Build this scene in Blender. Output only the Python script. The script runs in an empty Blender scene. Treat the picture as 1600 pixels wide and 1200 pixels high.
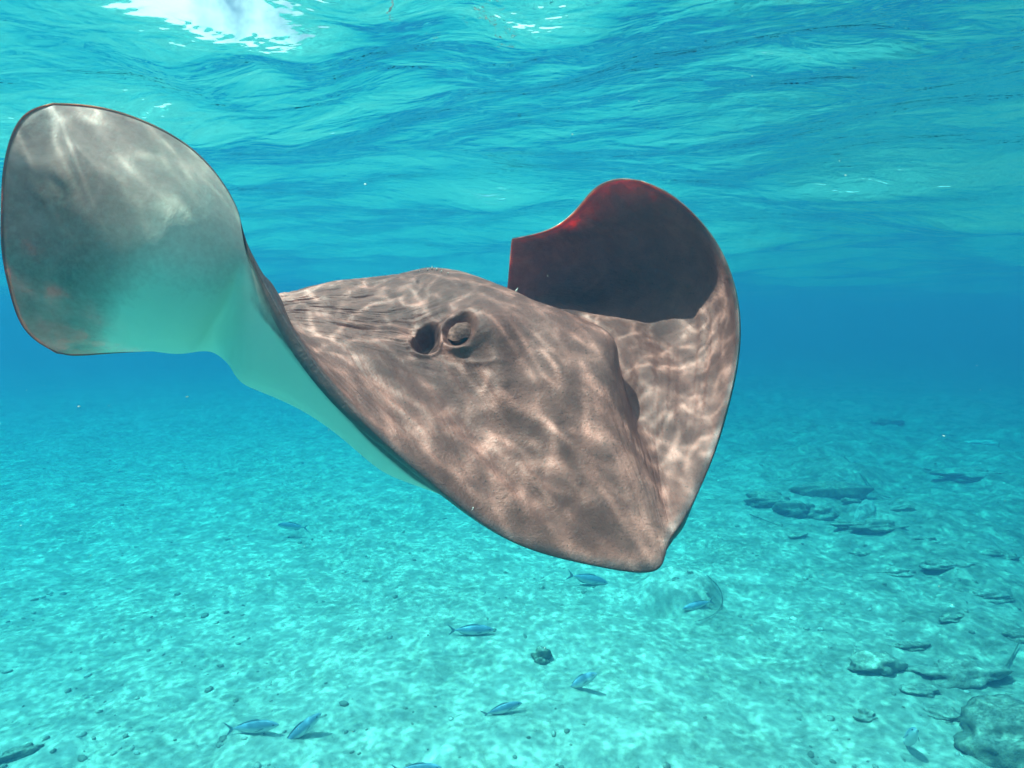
import bpy, bmesh, math, random
import numpy as np
from mathutils import Vector, Matrix

R = math.radians
scene = bpy.context.scene
COL = scene.collection
random.seed(7)
rng = np.random.default_rng(11)

# ------------------------------------------------------------------ camera
F = 953.0                       # focal length in units of a 1600-wide frame
PITCH = R(6.6)
cam_data = bpy.data.cameras.new('camera')
cam_data.sensor_width = 36.0
cam_data.lens = 36.0 * F / 1600.0
cam_data.clip_start = 0.02
cam_data.clip_end = 600.0
camera = bpy.data.objects.new('camera', cam_data)
camera.location = (0, 0, 0)
camera.rotation_euler = (R(90) - PITCH, 0, 0)
COL.objects.link(camera)
scene.camera = camera
CAM = camera.rotation_euler.to_matrix()
CAMN = np.array(CAM)

SURF_Z = 0.72                   # mean water level above the lens
FLOOR_Z = -2.75                 # sand below the lens

# ------------------------------------------------------------------ light
SUN_EL, SUN_AZ = R(66), R(-100)  # azimuth from +Y, negative = to the left
world = bpy.data.worlds.new('World')
scene.world = world
world.use_nodes = True
wn = world.node_tree.nodes
wn.clear()
sky = wn.new('ShaderNodeTexSky')
sky.sky_type = 'NISHITA'
sky.sun_disc = False
sky.sun_elevation = SUN_EL
sky.sun_rotation = SUN_AZ
sky.dust_density = 5.0
bg = wn.new('ShaderNodeBackground')
bg.inputs['Strength'].default_value = 0.13
wo = wn.new('ShaderNodeOutputWorld')
# added white cloud, so sky glimpses through the surface come out white
tc = wn.new('ShaderNodeTexCoord')
cn = wn.new('ShaderNodeTexNoise'); cn.inputs['Scale'].default_value = 3.2; cn.inputs['Detail'].default_value = 6; cn.inputs['Roughness'].default_value = 0.6
cr_ = wn.new('ShaderNodeMapRange'); cr_.inputs[1].default_value = 0.40; cr_.inputs[2].default_value = 0.52
cm = wn.new('ShaderNodeMix'); cm.data_type = 'RGBA'; cm.inputs[7].default_value = (13.0, 12.8, 12.4, 1)
wl = world.node_tree.links
wl.new(tc.outputs['Generated'], cn.inputs['Vector']); wl.new(cn.outputs[0], cr_.inputs[0]); wl.new(cr_.outputs[0], cm.inputs[0])
wl.new(sky.outputs[0], cm.inputs[6]); wl.new(cm.outputs[2], bg.inputs[0])
world.node_tree.links.new(bg.outputs[0], wo.inputs[0])
sun_data = bpy.data.lights.new('sun', 'SUN')
sun_data.energy = 5.0
sun_data.angle = R(0.52)
sun_data.color = (1.0, 0.93, 0.84)
sun = bpy.data.objects.new('sun', sun_data)
sdir = Vector((math.sin(SUN_AZ) * math.cos(SUN_EL), math.cos(SUN_AZ) * math.cos(SUN_EL), math.sin(SUN_EL)))
sun.rotation_euler = sdir.to_track_quat('Z', 'Y').to_euler()
sun.location = sdir * 20
COL.objects.link(sun)

vs = scene.view_settings
vs.view_transform = 'Standard'
vs.look = 'None'
vs.gamma = 1.0
vs.use_curve_mapping = False
vs.exposure = 0.36

cy = scene.cycles
cy.use_denoising = True
try:
    cy.denoiser = 'OPENIMAGEDENOISE'
    cy.denoising_input_passes = 'RGB_ALBEDO_NORMAL'
except Exception:
    pass
cy.max_bounces = 10
cy.diffuse_bounces = 3
cy.glossy_bounces = 4
cy.transmission_bounces = 4
cy.transparent_max_bounces = 12
cy.volume_bounces = 2
cy.sample_clamp_indirect = 6.0
cy.caustics_reflective = False
cy.caustics_refractive = False
cy.use_adaptive_sampling = True
cy.adaptive_threshold = 0.01

# ------------------------------------------------------------------ helpers
def pt(px, py, d):
    """a picture position at a distance in front of the lens -> world point"""
    v = Vector(((px - 800) / F * d, (600 - py) / F * d, -d))
    return CAM @ v

def on_floor(px, py, z=FLOOR_Z):
    v = CAM @ Vector(((px - 800) / F, (600 - py) / F, -1.0))
    return v * (z / v.z)

def tag(o, label=None, cat=None, group=None, kind=None):
    if label: o['label'] = label
    if cat: o['category'] = cat
    if group: o['group'] = group
    if kind: o['kind'] = kind
    return o

def mesh_obj(name, verts, faces, mat, parent=None, smooth=True):
    me = bpy.data.meshes.new(name)
    me.from_pydata([tuple(v) for v in verts], [], faces)
    me.update()
    if smooth:
        me.polygons.foreach_set('use_smooth', [True] * len(me.polygons))
    if mat: me.materials.append(mat)
    o = bpy.data.objects.new(name, me)
    COL.objects.link(o)
    if parent: o.parent = parent
    return o

def grid_mesh(name, P, mat, parent=None, flip=False, extra=None):
    """P: (n,m,3) array -> quad sheet"""
    n, m = P.shape[:2]
    idx = np.arange(n * m).reshape(n, m)
    q = np.stack([idx[:-1, :-1], idx[1:, :-1], idx[1:, 1:], idx[:-1, 1:]], -1).reshape(-1, 4)
    if flip: q = q[:, ::-1]
    return np_mesh(name, P.reshape(-1, 3), q, mat, parent)

def np_mesh(name, V, Q, mat, parent=None):
    me = bpy.data.meshes.new(name)
    me.vertices.add(len(V))
    me.vertices.foreach_set('co', np.ascontiguousarray(V, dtype=np.float32).ravel())
    me.loops.add(Q.size)
    me.loops.foreach_set('vertex_index', np.ascontiguousarray(Q, dtype=np.int32).ravel())
    me.polygons.add(len(Q))
    me.polygons.foreach_set('loop_start', np.arange(0, Q.size, Q.shape[1], dtype=np.int32))
    me.polygons.foreach_set('loop_total', np.full(len(Q), Q.shape[1], dtype=np.int32))
    me.polygons.foreach_set('use_smooth', np.ones(len(Q), dtype=bool))
    me.update(calc_edges=True)
    me.validate()
    if mat: me.materials.append(mat)
    o = bpy.data.objects.new(name, me)
    COL.objects.link(o)
    if parent: o.parent = parent
    return o

def _hash(ix, iy, seed):
    h = (ix.astype(np.int64) * 374761393 + iy.astype(np.int64) * 668265263 + seed * 1442695041) & 0xffffffff
    h = ((h ^ (h >> 13)) * 1274126177) & 0xffffffff
    return ((h ^ (h >> 16)) & 0xffff) / 65535.0

def vnoise(x, y, seed=0):
    ix, iy = np.floor(x), np.floor(y)
    fx, fy = x - ix, y - iy
    ux, uy = fx * fx * fx * (fx * (fx * 6 - 15) + 10), fy * fy * fy * (fy * (fy * 6 - 15) + 10)
    a, b = _hash(ix, iy, seed), _hash(ix + 1, iy, seed)
    c, d = _hash(ix, iy + 1, seed), _hash(ix + 1, iy + 1, seed)
    return (a + (b - a) * ux) * (1 - uy) + (c + (d - c) * ux) * uy

def fbm(x, y, octv=5, seed=0, gain=0.5):
    s, a, t = 0.0, 1.0, 0.0
    for k in range(octv):
        s = s + a * (vnoise(x * 2 ** k + 17.3 * k, y * 2 ** k - 9.1 * k, seed + k) - 0.5)
        t += a
        a *= gain
    return s / t * 2

def sinh_axis(n, W, a, c):
    u = np.linspace(-1, 1, n)
    return c + W * np.sinh(a * u) / math.sinh(a)

class NT:
    """short-hand for building a node tree"""
    def __init__(self, tree):
        self.t = tree; self.n = tree.nodes; self.l = tree.links
        self.n.clear()
    def __call__(self, kind, ins=None, **kw):
        nd = self.n.new('ShaderNode' + kind)
        for k, v in kw.items(): setattr(nd, k, v)
        for k, v in (ins or {}).items():
            s = nd.inputs[k]
            if isinstance(v, bpy.types.NodeSocket): self.l.new(v, s)
            else: s.default_value = v
        return nd
    def math(self, op, a, b=0.0, c=None, clamp=False):
        nd = self.n.new('ShaderNodeMath'); nd.operation = op; nd.use_clamp = clamp
        for i, v in enumerate((a, b) if c is None else (a, b, c)):
            if isinstance(v, bpy.types.NodeSocket): self.l.new(v, nd.inputs[i])
            else: nd.inputs[i].default_value = v
        return nd.outputs[0]
    def ramp(self, fac, stops, interp='LINEAR'):
        nd = self.n.new('ShaderNodeValToRGB'); nd.color_ramp.interpolation = interp
        cr = nd.color_ramp
        while len(cr.elements) > 1: cr.elements.remove(cr.elements[-1])
        for i, (p, c) in enumerate(stops):
            if not isinstance(c, (tuple, list)): c = (c, c, c, 1)
            elif len(c) == 3: c = (*c, 1)
            if i == 0: e = cr.elements[0]; e.position = p
            else: e = cr.elements.new(p)
            e.color = c
        self.l.new(fac, nd.inputs[0])
        return nd.outputs[0]
    def mix(self, fac, a, b, blend='MIX'):
        nd = self.n.new('ShaderNodeMix'); nd.data_type = 'RGBA'; nd.blend_type = blend
        for s, v in ((nd.inputs[0], fac), (nd.inputs[6], a), (nd.inputs[7], b)):
            if isinstance(v, bpy.types.NodeSocket): self.l.new(v, s)
            elif isinstance(v, (tuple, list)): s.default_value = (*v[:3], 1)
            else: s.default_value = v
        return nd.outputs[2]
    def noise(self, vec, scale, detail=4, rough=0.55, dist=0.0, lac=2.0):
        nd = self('TexNoise', {'Scale': scale, 'Detail': detail, 'Roughness': rough, 'Distortion': dist, 'Lacunarity': lac})
        if vec is not None: self.l.new(vec, nd.inputs['Vector'])
        return nd
    def out(self, surf=None, vol=None):
        o = self('OutputMaterial')
        if surf is not None: self.l.new(surf, o.inputs[0])
        if vol is not None: self.l.new(vol, o.inputs[1])

def material(name):
    m = bpy.data.materials.new(name)
    m.use_nodes = True
    return m, NT(m.node_tree)

def sstep(a, b, x):
    t = np.clip((x - a) / (b - a), 0, 1)
    return t * t * (3 - 2 * t)

# ------------------------------------------------------------------ water body
def add_haze():
    m, n = material('sea_water_volume')
    v = n('VolumePrincipled', {'Color': (0.012, 0.046, 0.084, 1), 'Density': 0.48, 'Anisotropy': 0.25,
                               'Absorption Color': (0.12, 0.69, 0.755, 1)})
    v.inputs['Blackbody Intensity'].default_value = 0
    n.out(vol=v.outputs[0])
    lo, hi = (-130, -40, FLOOR_Z - 2.2), (130, 190, SURF_Z + 0.45)
    vs_ = [(x, y, z) for x in (lo[0], hi[0]) for y in (lo[1], hi[1]) for z in (lo[2], hi[2])]
    fs = [(0, 1, 3, 2), (4, 6, 7, 5), (0, 4, 5, 1), (2, 3, 7, 6), (0, 2, 6, 4), (1, 5, 7, 3)]
    o = mesh_obj('haze', vs_, fs, m, smooth=False)
    tag(o, kind='stuff')

def painted_caustic_net(n, co, scale, warp, sharp, seed):
    off = n('VectorMath', {0: co, 1: (seed, seed * 1.7, seed * 2.3)}, operation='ADD').outputs[0]
    wz = n.noise(off, scale * 0.55, 2, 0.5).outputs['Color']
    wz = n('VectorMath', {0: wz, 1: (0.5, 0.5, 0.5)}, operation='SUBTRACT').outputs[0]
    wz = n('VectorMath', {0: wz, 3: warp / scale}, operation='SCALE').outputs[0]
    c2 = n('VectorMath', {0: off, 1: wz}, operation='ADD').outputs[0]
    vo = n('TexVoronoi', {'Vector': c2, 'Scale': scale}, feature='DISTANCE_TO_EDGE', voronoi_dimensions='2D').outputs['Distance']
    return n.math('POWER', 2.718, n.math('MULTIPLY', vo, -sharp))

def on_top(px, py):
    p = on_floor(px, py, SURF_Z)
    return p.x, p.y

def add_surface():
    m, n = material('water_surface')
    geo = n('NewGeometry')
    co = geo.outputs['Position']
    # ripples too fine for the mesh
    sq = n('Mapping', {'Vector': co, 'Scale': (1.0, 1.9, 0.0), 'Rotation': (0, 0, R(14))}).outputs[0]
    r1 = n.noise(sq, 5.0, 3, 0.5, 0.5).outputs[0]
    r2 = n.noise(sq, 17.0, 2, 0.5, 0.4).outputs[0]
    h = n.math('ADD', n.math('MULTIPLY', r1, 0.020), n.math('MULTIPLY', r2, 0.0022))
    bump = n('Bump', {'Height': h, 'Strength': 1.0, 'Distance': 1.0}).outputs[0]
    fr = n('Fresnel', {'IOR': 1.33, 'Normal': bump}).outputs[0]
    flat = n('VectorMath', {0: co, 1: (1, 1, 0)}, operation='MULTIPLY').outputs[0]
    # caustic light net painted into the see-through colour: brighter lines, dimmer gaps
    a = painted_caustic_net(n, flat, 13.0, 1.7, 16.0, 3.1)
    b = painted_caustic_net(n, flat, 23.0, 1.5, 8.0, 7.7)
    c = painted_caustic_net(n, flat, 4.4, 1.4, 7.0, 1.3)
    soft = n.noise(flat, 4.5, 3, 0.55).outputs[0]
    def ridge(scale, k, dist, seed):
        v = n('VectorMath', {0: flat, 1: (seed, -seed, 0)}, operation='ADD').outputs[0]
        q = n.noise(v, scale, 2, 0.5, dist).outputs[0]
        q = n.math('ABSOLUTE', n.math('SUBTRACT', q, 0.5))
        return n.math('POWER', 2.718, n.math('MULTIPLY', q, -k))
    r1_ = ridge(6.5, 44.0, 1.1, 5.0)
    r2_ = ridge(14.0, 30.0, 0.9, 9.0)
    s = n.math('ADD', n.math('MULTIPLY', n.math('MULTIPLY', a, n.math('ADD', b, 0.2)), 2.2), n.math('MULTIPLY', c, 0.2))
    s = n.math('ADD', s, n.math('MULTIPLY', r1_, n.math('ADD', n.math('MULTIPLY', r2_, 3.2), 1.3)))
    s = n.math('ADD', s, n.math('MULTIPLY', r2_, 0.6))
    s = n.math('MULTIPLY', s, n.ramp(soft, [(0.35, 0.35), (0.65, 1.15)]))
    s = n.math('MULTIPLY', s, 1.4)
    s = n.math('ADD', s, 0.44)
    # painted net kept for steep rays; a flat look out sees even sky
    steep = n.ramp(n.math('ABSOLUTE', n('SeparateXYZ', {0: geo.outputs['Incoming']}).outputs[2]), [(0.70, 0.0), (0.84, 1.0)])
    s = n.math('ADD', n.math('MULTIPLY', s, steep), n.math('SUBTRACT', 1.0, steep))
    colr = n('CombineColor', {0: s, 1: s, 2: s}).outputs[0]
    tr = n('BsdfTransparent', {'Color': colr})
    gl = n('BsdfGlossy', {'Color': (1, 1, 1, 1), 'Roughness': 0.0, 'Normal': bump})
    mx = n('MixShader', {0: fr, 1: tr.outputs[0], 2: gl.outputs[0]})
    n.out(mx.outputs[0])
    N_ = 600
    X = sinh_axis(N_, 120, 5.4, 0.0)[:, None] * np.ones((1, N_))
    Y = sinh_axis(N_, 120, 5.4, 2.2)[None, :] * np.ones((N_, 1))
    sp = np.maximum(np.gradient(X, axis=0), np.gradient(Y, axis=1))
    Z = np.zeros_like(X)
    rs = np.random.default_rng(5)
    wind = R(68)
    for k in range(46):
        lam = 0.42 * (7.0 / 0.42) ** rs.random()
        th = wind + rs.normal(0, .55)
        kx, ky = math.cos(th) * 2 * math.pi / lam, math.sin(th) * 2 * math.pi / lam
        slope = 0.041 * (1.0 if lam < 1.6 else 0.9)
        A = slope * lam / (2 * math.pi)
        att = 1 - sstep(lam / 6, lam / 3, sp)
        ph = kx * X + ky * Y + rs.random() * 6.28
        ph = ph + 1.1 * fbm(X / (lam * 3.1) + k, Y / (lam * 3.1), 1, k)
        Z += A * att * (np.sin(ph) + .18 * np.sin(2 * ph + 1.2))
    for (qx, qy), A, lam, w in ((on_top(300, -140), .038, .60, .50), (on_top(230, 130), .018, .30, .30), (on_top(400, 20), .022, .34, .28),
                                (on_top(860, 50), .016, .34, .30)):
        r = np.sqrt((X - qx) ** 2 + ((Y - qy) * .8) ** 2)
        Z += A * np.cos(2 * math.pi * r / lam + 1.5 * fbm(X * 2, Y * 2, 2, 71)) * np.exp(-(r / w) ** 2)
    Pm = np.stack([X, Y, SURF_Z + Z], -1)
    o = grid_mesh('water_surface', Pm, m)
    tag(o, 'rippled underside of the sea surface', kind='structure')

# ------------------------------------------------------------------ sea bed
HOLLOW = (lambda p: (p.x, p.y))(on_floor(1062, 930))
def floor_height(x, y):
    z = fbm(x * .22, y * .22, 3, 40) * .16
    z = z + fbm(x * 1.1 + 3, y * 1.1, 4, 50) * .055
    z = z + fbm(x * 5.1, y * 5.1, 3, 60) * .015
    z = z + .012 * np.abs(fbm(x * 13.0, y * 13.0, 2, 70))
    reef = sstep(1.2, 5.0, x - .10 * y) * sstep(-3, 3, y)
    z = z + reef * (np.maximum(fbm(x * .9, y * .9, 4, 81), -.1) * .30 + np.abs(fbm(x * 2.6, y * 2.6, 3, 85)) * .13)
    ca, sa = HOLLOW
    dx, dy = x - ca, (y - sa) * 1.15
    r = np.sqrt(dx * dx + dy * dy)
    z = z + .20 * np.exp(-(r / .34) ** 4) - .07 * np.exp(-(((dx + .12) / .13) ** 2 + ((dy - .05) / .12) ** 2)) \
        + .05 * np.exp(-((r - .30) / .07) ** 2) - .20 * np.exp(-(((dx + .22) / .16) ** 2 + ((dy + .33) / .09) ** 2))
    return FLOOR_Z + z

def fz(x, y):
    return float(floor_height(np.array([[float(x)]]), np.array([[float(y)]]))[0, 0])

def sand_material():
    m, n = material('sea_bed_sand')
    co = n('NewGeometry').outputs['Position']
    a = n.noise(co, 1.1, 6, 0.62, 0.9).outputs[0]
    b = n.noise(co, 3.4, 6, 0.68, 0.4).outputs[0]
    c = n.noise(co, 16.0, 5, 0.7, 0.2).outputs[0]
    g = n.noise(co, 75.0, 3, 0.7).outputs[0]
    col = n.ramp(c, [(0.28, (0.46, 0.435, 0.365)), (0.5, (0.53, 0.505, 0.43)), (0.72, (0.61, 0.585, 0.51))])
    turf = n.math('ADD', n.math('MULTIPLY', a, 0.5), n.math('MULTIPLY', b, 0.5))
    tf = n.ramp(turf, [(0.42, 0.0), (0.50, 0.35), (0.60, 0.75)])
    tf2 = n.math('MULTIPLY', tf, n.ramp(c, [(0.3, 1.0), (0.68, 0.25)]))
    col = n.mix(tf2, col, (0.19, 0.20, 0.145))
    # reef side (to the right) darker with algae
    sx = n('SeparateXYZ', {0: co})
    rx = n.math('SUBTRACT', sx.outputs[0], n.math('MULTIPLY', sx.outputs[1], 0.12))
    rx = n.math('ADD', rx, n.math('MULTIPLY', n.math('SUBTRACT', a, 0.5), 6.0))
    rr = n.math('MULTIPLY', n.ramp(n.math('MULTIPLY', rx, 0.14), [(0.10, 0.0), (0.50, 1.0)]), n.ramp(b, [(0.36, 1.0), (0.62, 0.25)]))
    col = n.mix(n.math('MULTIPLY', rr, 0.85), col, (0.10, 0.105, 0.075))
    spk = n('TexVoronoi', {'Scale': 26.0, 'Vector': co}).outputs['Distance']
    col = n.mix(n.math('MULTIPLY', n.ramp(spk, [(0.06, 0.5), (0.2, 0.0)]), n.ramp(g, [(0.45, 0.0), (0.6, 0.7)])), col, (0.06, 0.065, 0.05))
    col = n.mix(n.ramp(g, [(0.55, 0.0), (0.75, 0.25)]), col, (0.75, 0.73, 0.66))
    h = n.math('ADD', n.math('MULTIPLY', c, 0.010), n.math('MULTIPLY', g, 0.003))
    bump = n('Bump', {'Height': h, 'Strength': 1.0, 'Distance': 1.0})
    p = n('BsdfPrincipled', {'Base Color': col, 'Roughness': 0.95, 'Specular IOR Level': 0.1, 'Normal': bump.outputs[0]})
    n.out(p.outputs[0])
    return m

def add_floor():
    N_ = 560
    X = sinh_axis(N_, 120, 4.6, 0.0)[:, None] * np.ones((1, N_))
    Y = sinh_axis(N_, 130, 4.6, 6.0)[None, :] * np.ones((N_, 1))
    Z = floor_height(X, Y)
    o = grid_mesh('sea_bed', np.stack([X, Y, Z], -1), sand_material())
    tag(o, 'pale sandy sea bed mottled with turf and rubble', kind='structure')
    # coral rubble strewn about
    rm, n = material('coral_rubble')
    co = n('NewGeometry').outputs['Position']
    c = n.noise(co, 9.0, 3, 0.6).outputs[0]
    n.out(n('BsdfPrincipled', {'Base Color': n.ramp(c, [(0.35, (0.20, 0.19, 0.15)), (0.5, (0.30, 0.28, 0.23)), (0.65, (0.62, 0.60, 0.53))]), 'Roughness': 0.95}).outputs[0])
    ico = bmesh.new(); bmesh.ops.create_icosphere(ico, subdivisions=1, radius=1)
    iv = np.array([v.co[:] for v in ico.verts]); iq = np.array([[v.index for v in f.verts] for f in ico.faces]); ico.free()
    rs = np.random.default_rng(3)
    K = 4000
    yy = 3 + 22 * rs.random(K) ** 1.7
    xx = (rs.random(K) - .5) * 2 * (yy * 1.0 + 1.0)
    dens = fbm(xx[None] * .8, yy[None] * .8, 3, 91)[0] + .35 * sstep(1, 4, xx - .1 * yy)
    keep = dens > rs.random(K) * .7 - .25
    xx, yy = xx[keep], yy[keep]
    K = len(xx)
    zz = floor_height(xx[None], yy[None])[0]
    s = .007 + .022 * rs.random(K) ** 3
    sc_ = np.stack([s * (.7 + 1.2 * rs.random(K)), s * (.7 + .8 * rs.random(K)), s * (.35 + .5 * rs.random(K))], -1)
    an = rs.random(K) * 6.28
    V = iv[None] * (1 + .35 * (rs.random((K, len(iv), 1)) - .5)) * sc_[:, None, :]
    ca, sa = np.cos(an)[:, None], np.sin(an)[:, None]
    V = np.stack([V[..., 0] * ca - V[..., 1] * sa, V[..., 0] * sa + V[..., 1] * ca, V[..., 2]], -1)
    V = V + np.stack([xx, yy, zz + sc_[:, 2] * .3], -1)[:, None]
    Q = (iq[None] + (np.arange(K) * len(iv))[:, None, None]).reshape(-1, 3)
    o = np_mesh('coral_rubble', V.reshape(-1, 3), Q, rm)
    tag(o, 'small broken coral rubble strewn over the sand', kind='stuff')

# ------------------------------------------------------------------ stingray
def skin_material():
    m, n = material('ray_skin')
    co = n('TexCoord').outputs['Object']
    geo = n('Attribute', attribute_name='skin')          # R ventral pigment, G ventral side, B thinness
    sep = n('SeparateColor', {0: geo.outputs['Color']})
    pig, ven, thin = sep.outputs[0], sep.outputs[1], sep.outputs[2]
    uvw = n('Attribute', attribute_name='body_uv').outputs['Vector']
    # dorsal: brown grey with darker blotches, fine speckle and pale flecks
    big = n.noise(co, 9, 5, 0.6, 0.4).outputs[0]
    mid = n.noise(co, 34, 5, 0.65, 0.3).outputs[0]
    fine = n.noise(co, 260, 4, 0.7).outputs[0]
    d = n.ramp(big, [(0.3, (0.185, 0.070, 0.055)), (0.5, (0.27, 0.104, 0.082)), (0.7, (0.37, 0.156, 0.125))])
    d = n.mix(n.ramp(mid, [(0.35, 0.0), (0.7, 0.45)]), d, (0.135, 0.054, 0.044))
    d = n.mix(n.ramp(fine, [(0.5, 0.0), (0.72, 0.45)]), d, (0.12, 0.085, 0.075))
    vo = n('TexVoronoi', {'Scale': 95.0, 'Vector': co})
    d = n.mix(n.ramp(vo.outputs['Distance'], [(0.05, 0.8), (0.16, 0.0)]), d, (0.07, 0.045, 0.04))
    # ventral: white belly, dark brown margin
    v1 = n.noise(co, 14, 5, 0.6, 0.6).outputs[0]
    v2 = n.noise(co, 120, 5, 0.75).outputs[0]
    pedge = n.math('ADD', pig, n.math('MULTIPLY', n.math('SUBTRACT', v1, 0.5), 0.45))
    pedge = n.math('ADD', pedge, n.math('MULTIPLY', n.math('SUBTRACT', v2, 0.5), 0.5))
    pf = n.ramp(pedge, [(0.15, 0.0), (0.6, 0.62), (1.0, 0.97)])
    dark = n.ramp(v1, [(0.3, (0.16, 0.080, 0.065)), (0.55, (0.36, 0.20, 0.165)), (0.75, (0.56, 0.34, 0.285))])
    dark = n.mix(n('Attribute', attribute_name='rim').outputs['Fac'], dark, (0.045, 0.036, 0.038))
    vcol = n.mix(pf, (0.66, 0.70, 0.58), dark)
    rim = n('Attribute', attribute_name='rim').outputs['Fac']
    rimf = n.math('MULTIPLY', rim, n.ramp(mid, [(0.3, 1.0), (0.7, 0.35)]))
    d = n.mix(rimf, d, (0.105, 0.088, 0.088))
    base = n.mix(ven, d, vcol)
    # relief: fine shagreen, wrinkles running across the disc
    wv = n('Mapping', {'Vector': uvw, 'Scale': (3.0, 42.0, 1.0)})
    wr = n.noise(wv.outputs[0], 1.0, 3, 0.55, 0.35).outputs[0]
    wv2 = n('Mapping', {'Vector': uvw, 'Scale': (50.0, 8.0, 1.0)})
    wr2 = n.noise(wv2.outputs[0], 1.0, 3, 0.55, 0.3).outputs[0]
    wrk = n('Attribute', attribute_name='wrinkle').outputs['Fac']
    h = n.math('ADD', n.math('MULTIPLY', fine, 0.0012), n.math('MULTIPLY', mid, 0.003))
    h = n.math('ADD', h, n.math('MULTIPLY', n.math('MULTIPLY', wr, 0.012), wrk))
    h = n.math('ADD', h, n.math('MULTIPLY', wr2, 0.003))
    h = n.math('MULTIPLY', h, n.math('SUBTRACT', 1.0, n.math('MULTIPLY', ven, 0.75)))
    bump = n('Bump', {'Height': h, 'Strength': 0.9, 'Distance': 1.0})
    p = n('BsdfPrincipled', {'Base Color': base, 'Roughness': 0.48, 'Normal': bump.outputs[0],
                             'Specular IOR Level': 0.18,
                             'Subsurface Weight': n.math('MULTIPLY', n.math('MULTIPLY', thin, 0.85), n.ramp(big, [(0.35, 0.15), (0.62, 1.0)])),
                             'Subsurface Radius': (1.0, 0.17, 0.10), 'Subsurface Scale': 0.014})
    n.out(p.outputs[0])
    return m

# rows of the dorsal sheet from the leading edge (first) to the trailing edge (last);
# each entry (x, y) bearing in the lens and distance; columns run wing tip - body - wing tip
CG = [
 # left wing tip
 ([(84,165,.80),(40,182,.775),(12,240,.755),(4,310,.75),(4,385,.755),(15,450,.775),(38,512,.81),(88,553,.86)], .006, 9.0),
 ([(180,176,.83),(160,240,.79),(140,305,.77),(125,365,.77),(115,425,.78),(115,480,.81),(122,525,.85),(130,552,.90)], .008, 9.0),
 ([(290,228,.86),(270,285,.81),(245,345,.785),(225,400,.78),(205,455,.795),(195,500,.83),(190,532,.88),(200,547,.95)], .010, 3.5),
 ([(360,310,.87),(345,350,.84),(325,400,.825),(305,450,.828),(285,495,.85),(272,525,.89),(272,542,.96),(284,543,1.03)], .018, 2.9),
 ([(390,385,.855),(396,408,.875),(392,436,.90),(376,468,.93),(356,500,.965),(345,525,1.0),(348,542,1.05),(360,548,1.08)], .030, 1.2),
 ([(415,440,.835),(424,446,.875),(430,454,.92),(424,470,.97),(412,492,1.03),(405,515,1.08),(410,535,1.13),(424,560,1.18)], .050, .75),
 ([(490,560,.82),(479,543,.862),(464,524,.915),(449,503,.98),(436,482,1.05),(431,467,1.11),(450,480,1.22),(480,495,1.34)], .120, .85),
 ([(580,668,.81),(560,620,.84),(535,570,.89),(505,520,.96),(475,480,1.05),(447,460,1.12),(480,475,1.25),(520,490,1.38)], .125, .85),
 ([(680,758,.80),(655,690,.83),(620,615,.88),(575,535,.95),(530,480,1.04),(490,450,1.13),(520,465,1.28),(560,485,1.42)], .135, .8),
 ([(800,845,.79),(770,760,.82),(725,665,.87),(670,560,.94),(610,480,1.03),(560,438,1.14),(565,455,1.3),(600,480,1.45)], .142, .38),
 ([(932,884,.79),(890,800,.82),(830,690,.87),(760,570,.93),(690,455,1.04),(630,428,1.15),(610,445,1.33),(630,475,1.5)], .152, .32),
 ([(1022,892,.795),(975,775,.84),(915,655,.89),(845,530,.95),(760,450,1.04),(678,419,1.16),(650,440,1.35),(660,475,1.55)], .16, .3),
 ([(1042,853,.81),(1020,770,.85),(985,690,.90),(944,545,.985),(865,482,1.06),(760,438,1.18),(720,450,1.36),(700,478,1.56)], .15, .15),
 ([(1070,805,.83),(1045,740,.90),(1010,665,.975),(976,600,1.065),(943,532,1.185),(855,490,1.32),(790,480,1.4),(750,485,1.56)], .12, .2),
 ([(1098,750,.87),(1070,690,.93),(1035,625,1.0),(1000,565,1.08),(955,520,1.18),(890,485,1.29),(835,475,1.41),(790,480,1.55)], .08, .3),
 ([(1130,650,.92),(1105,610,.99),(1070,565,1.07),(1025,520,1.15),(970,485,1.24),(905,465,1.34),(850,460,1.43),(792,465,1.53)], .045, .6),
 ([(1152,535,.98),(1130,510,1.05),(1095,480,1.12),(1040,455,1.2),(975,440,1.28),(910,430,1.36),(850,432,1.43),(792,448,1.5)], .030, 1.2),
 ([(1143,440,1.02),(1115,430,1.09),(1070,418,1.16),(1015,410,1.23),(955,405,1.3),(900,405,1.36),(845,410,1.41),(795,415,1.45)], .022, 2.2),
 ([(1105,362,1.05),(1075,362,1.1),(1035,362,1.16),(985,365,1.22),(935,372,1.28),(885,382,1.33),(840,390,1.37),(797,397,1.4)], .015, 3.0),
 ([(1050,308,1.07),(1025,318,1.11),(990,330,1.15),(950,342,1.2),(912,355,1.24),(875,367,1.28),(838,376,1.32),(798,382,1.36)], .008, 9.0),
 ([(1000,285,1.08),(975,281,1.1),(950,284,1.12),(925,300,1.14),(900,330,1.18),(870,355,1.22),(835,368,1.27),(800,375,1.33)], .006, 9.0),
]
MIDC = 11
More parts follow.
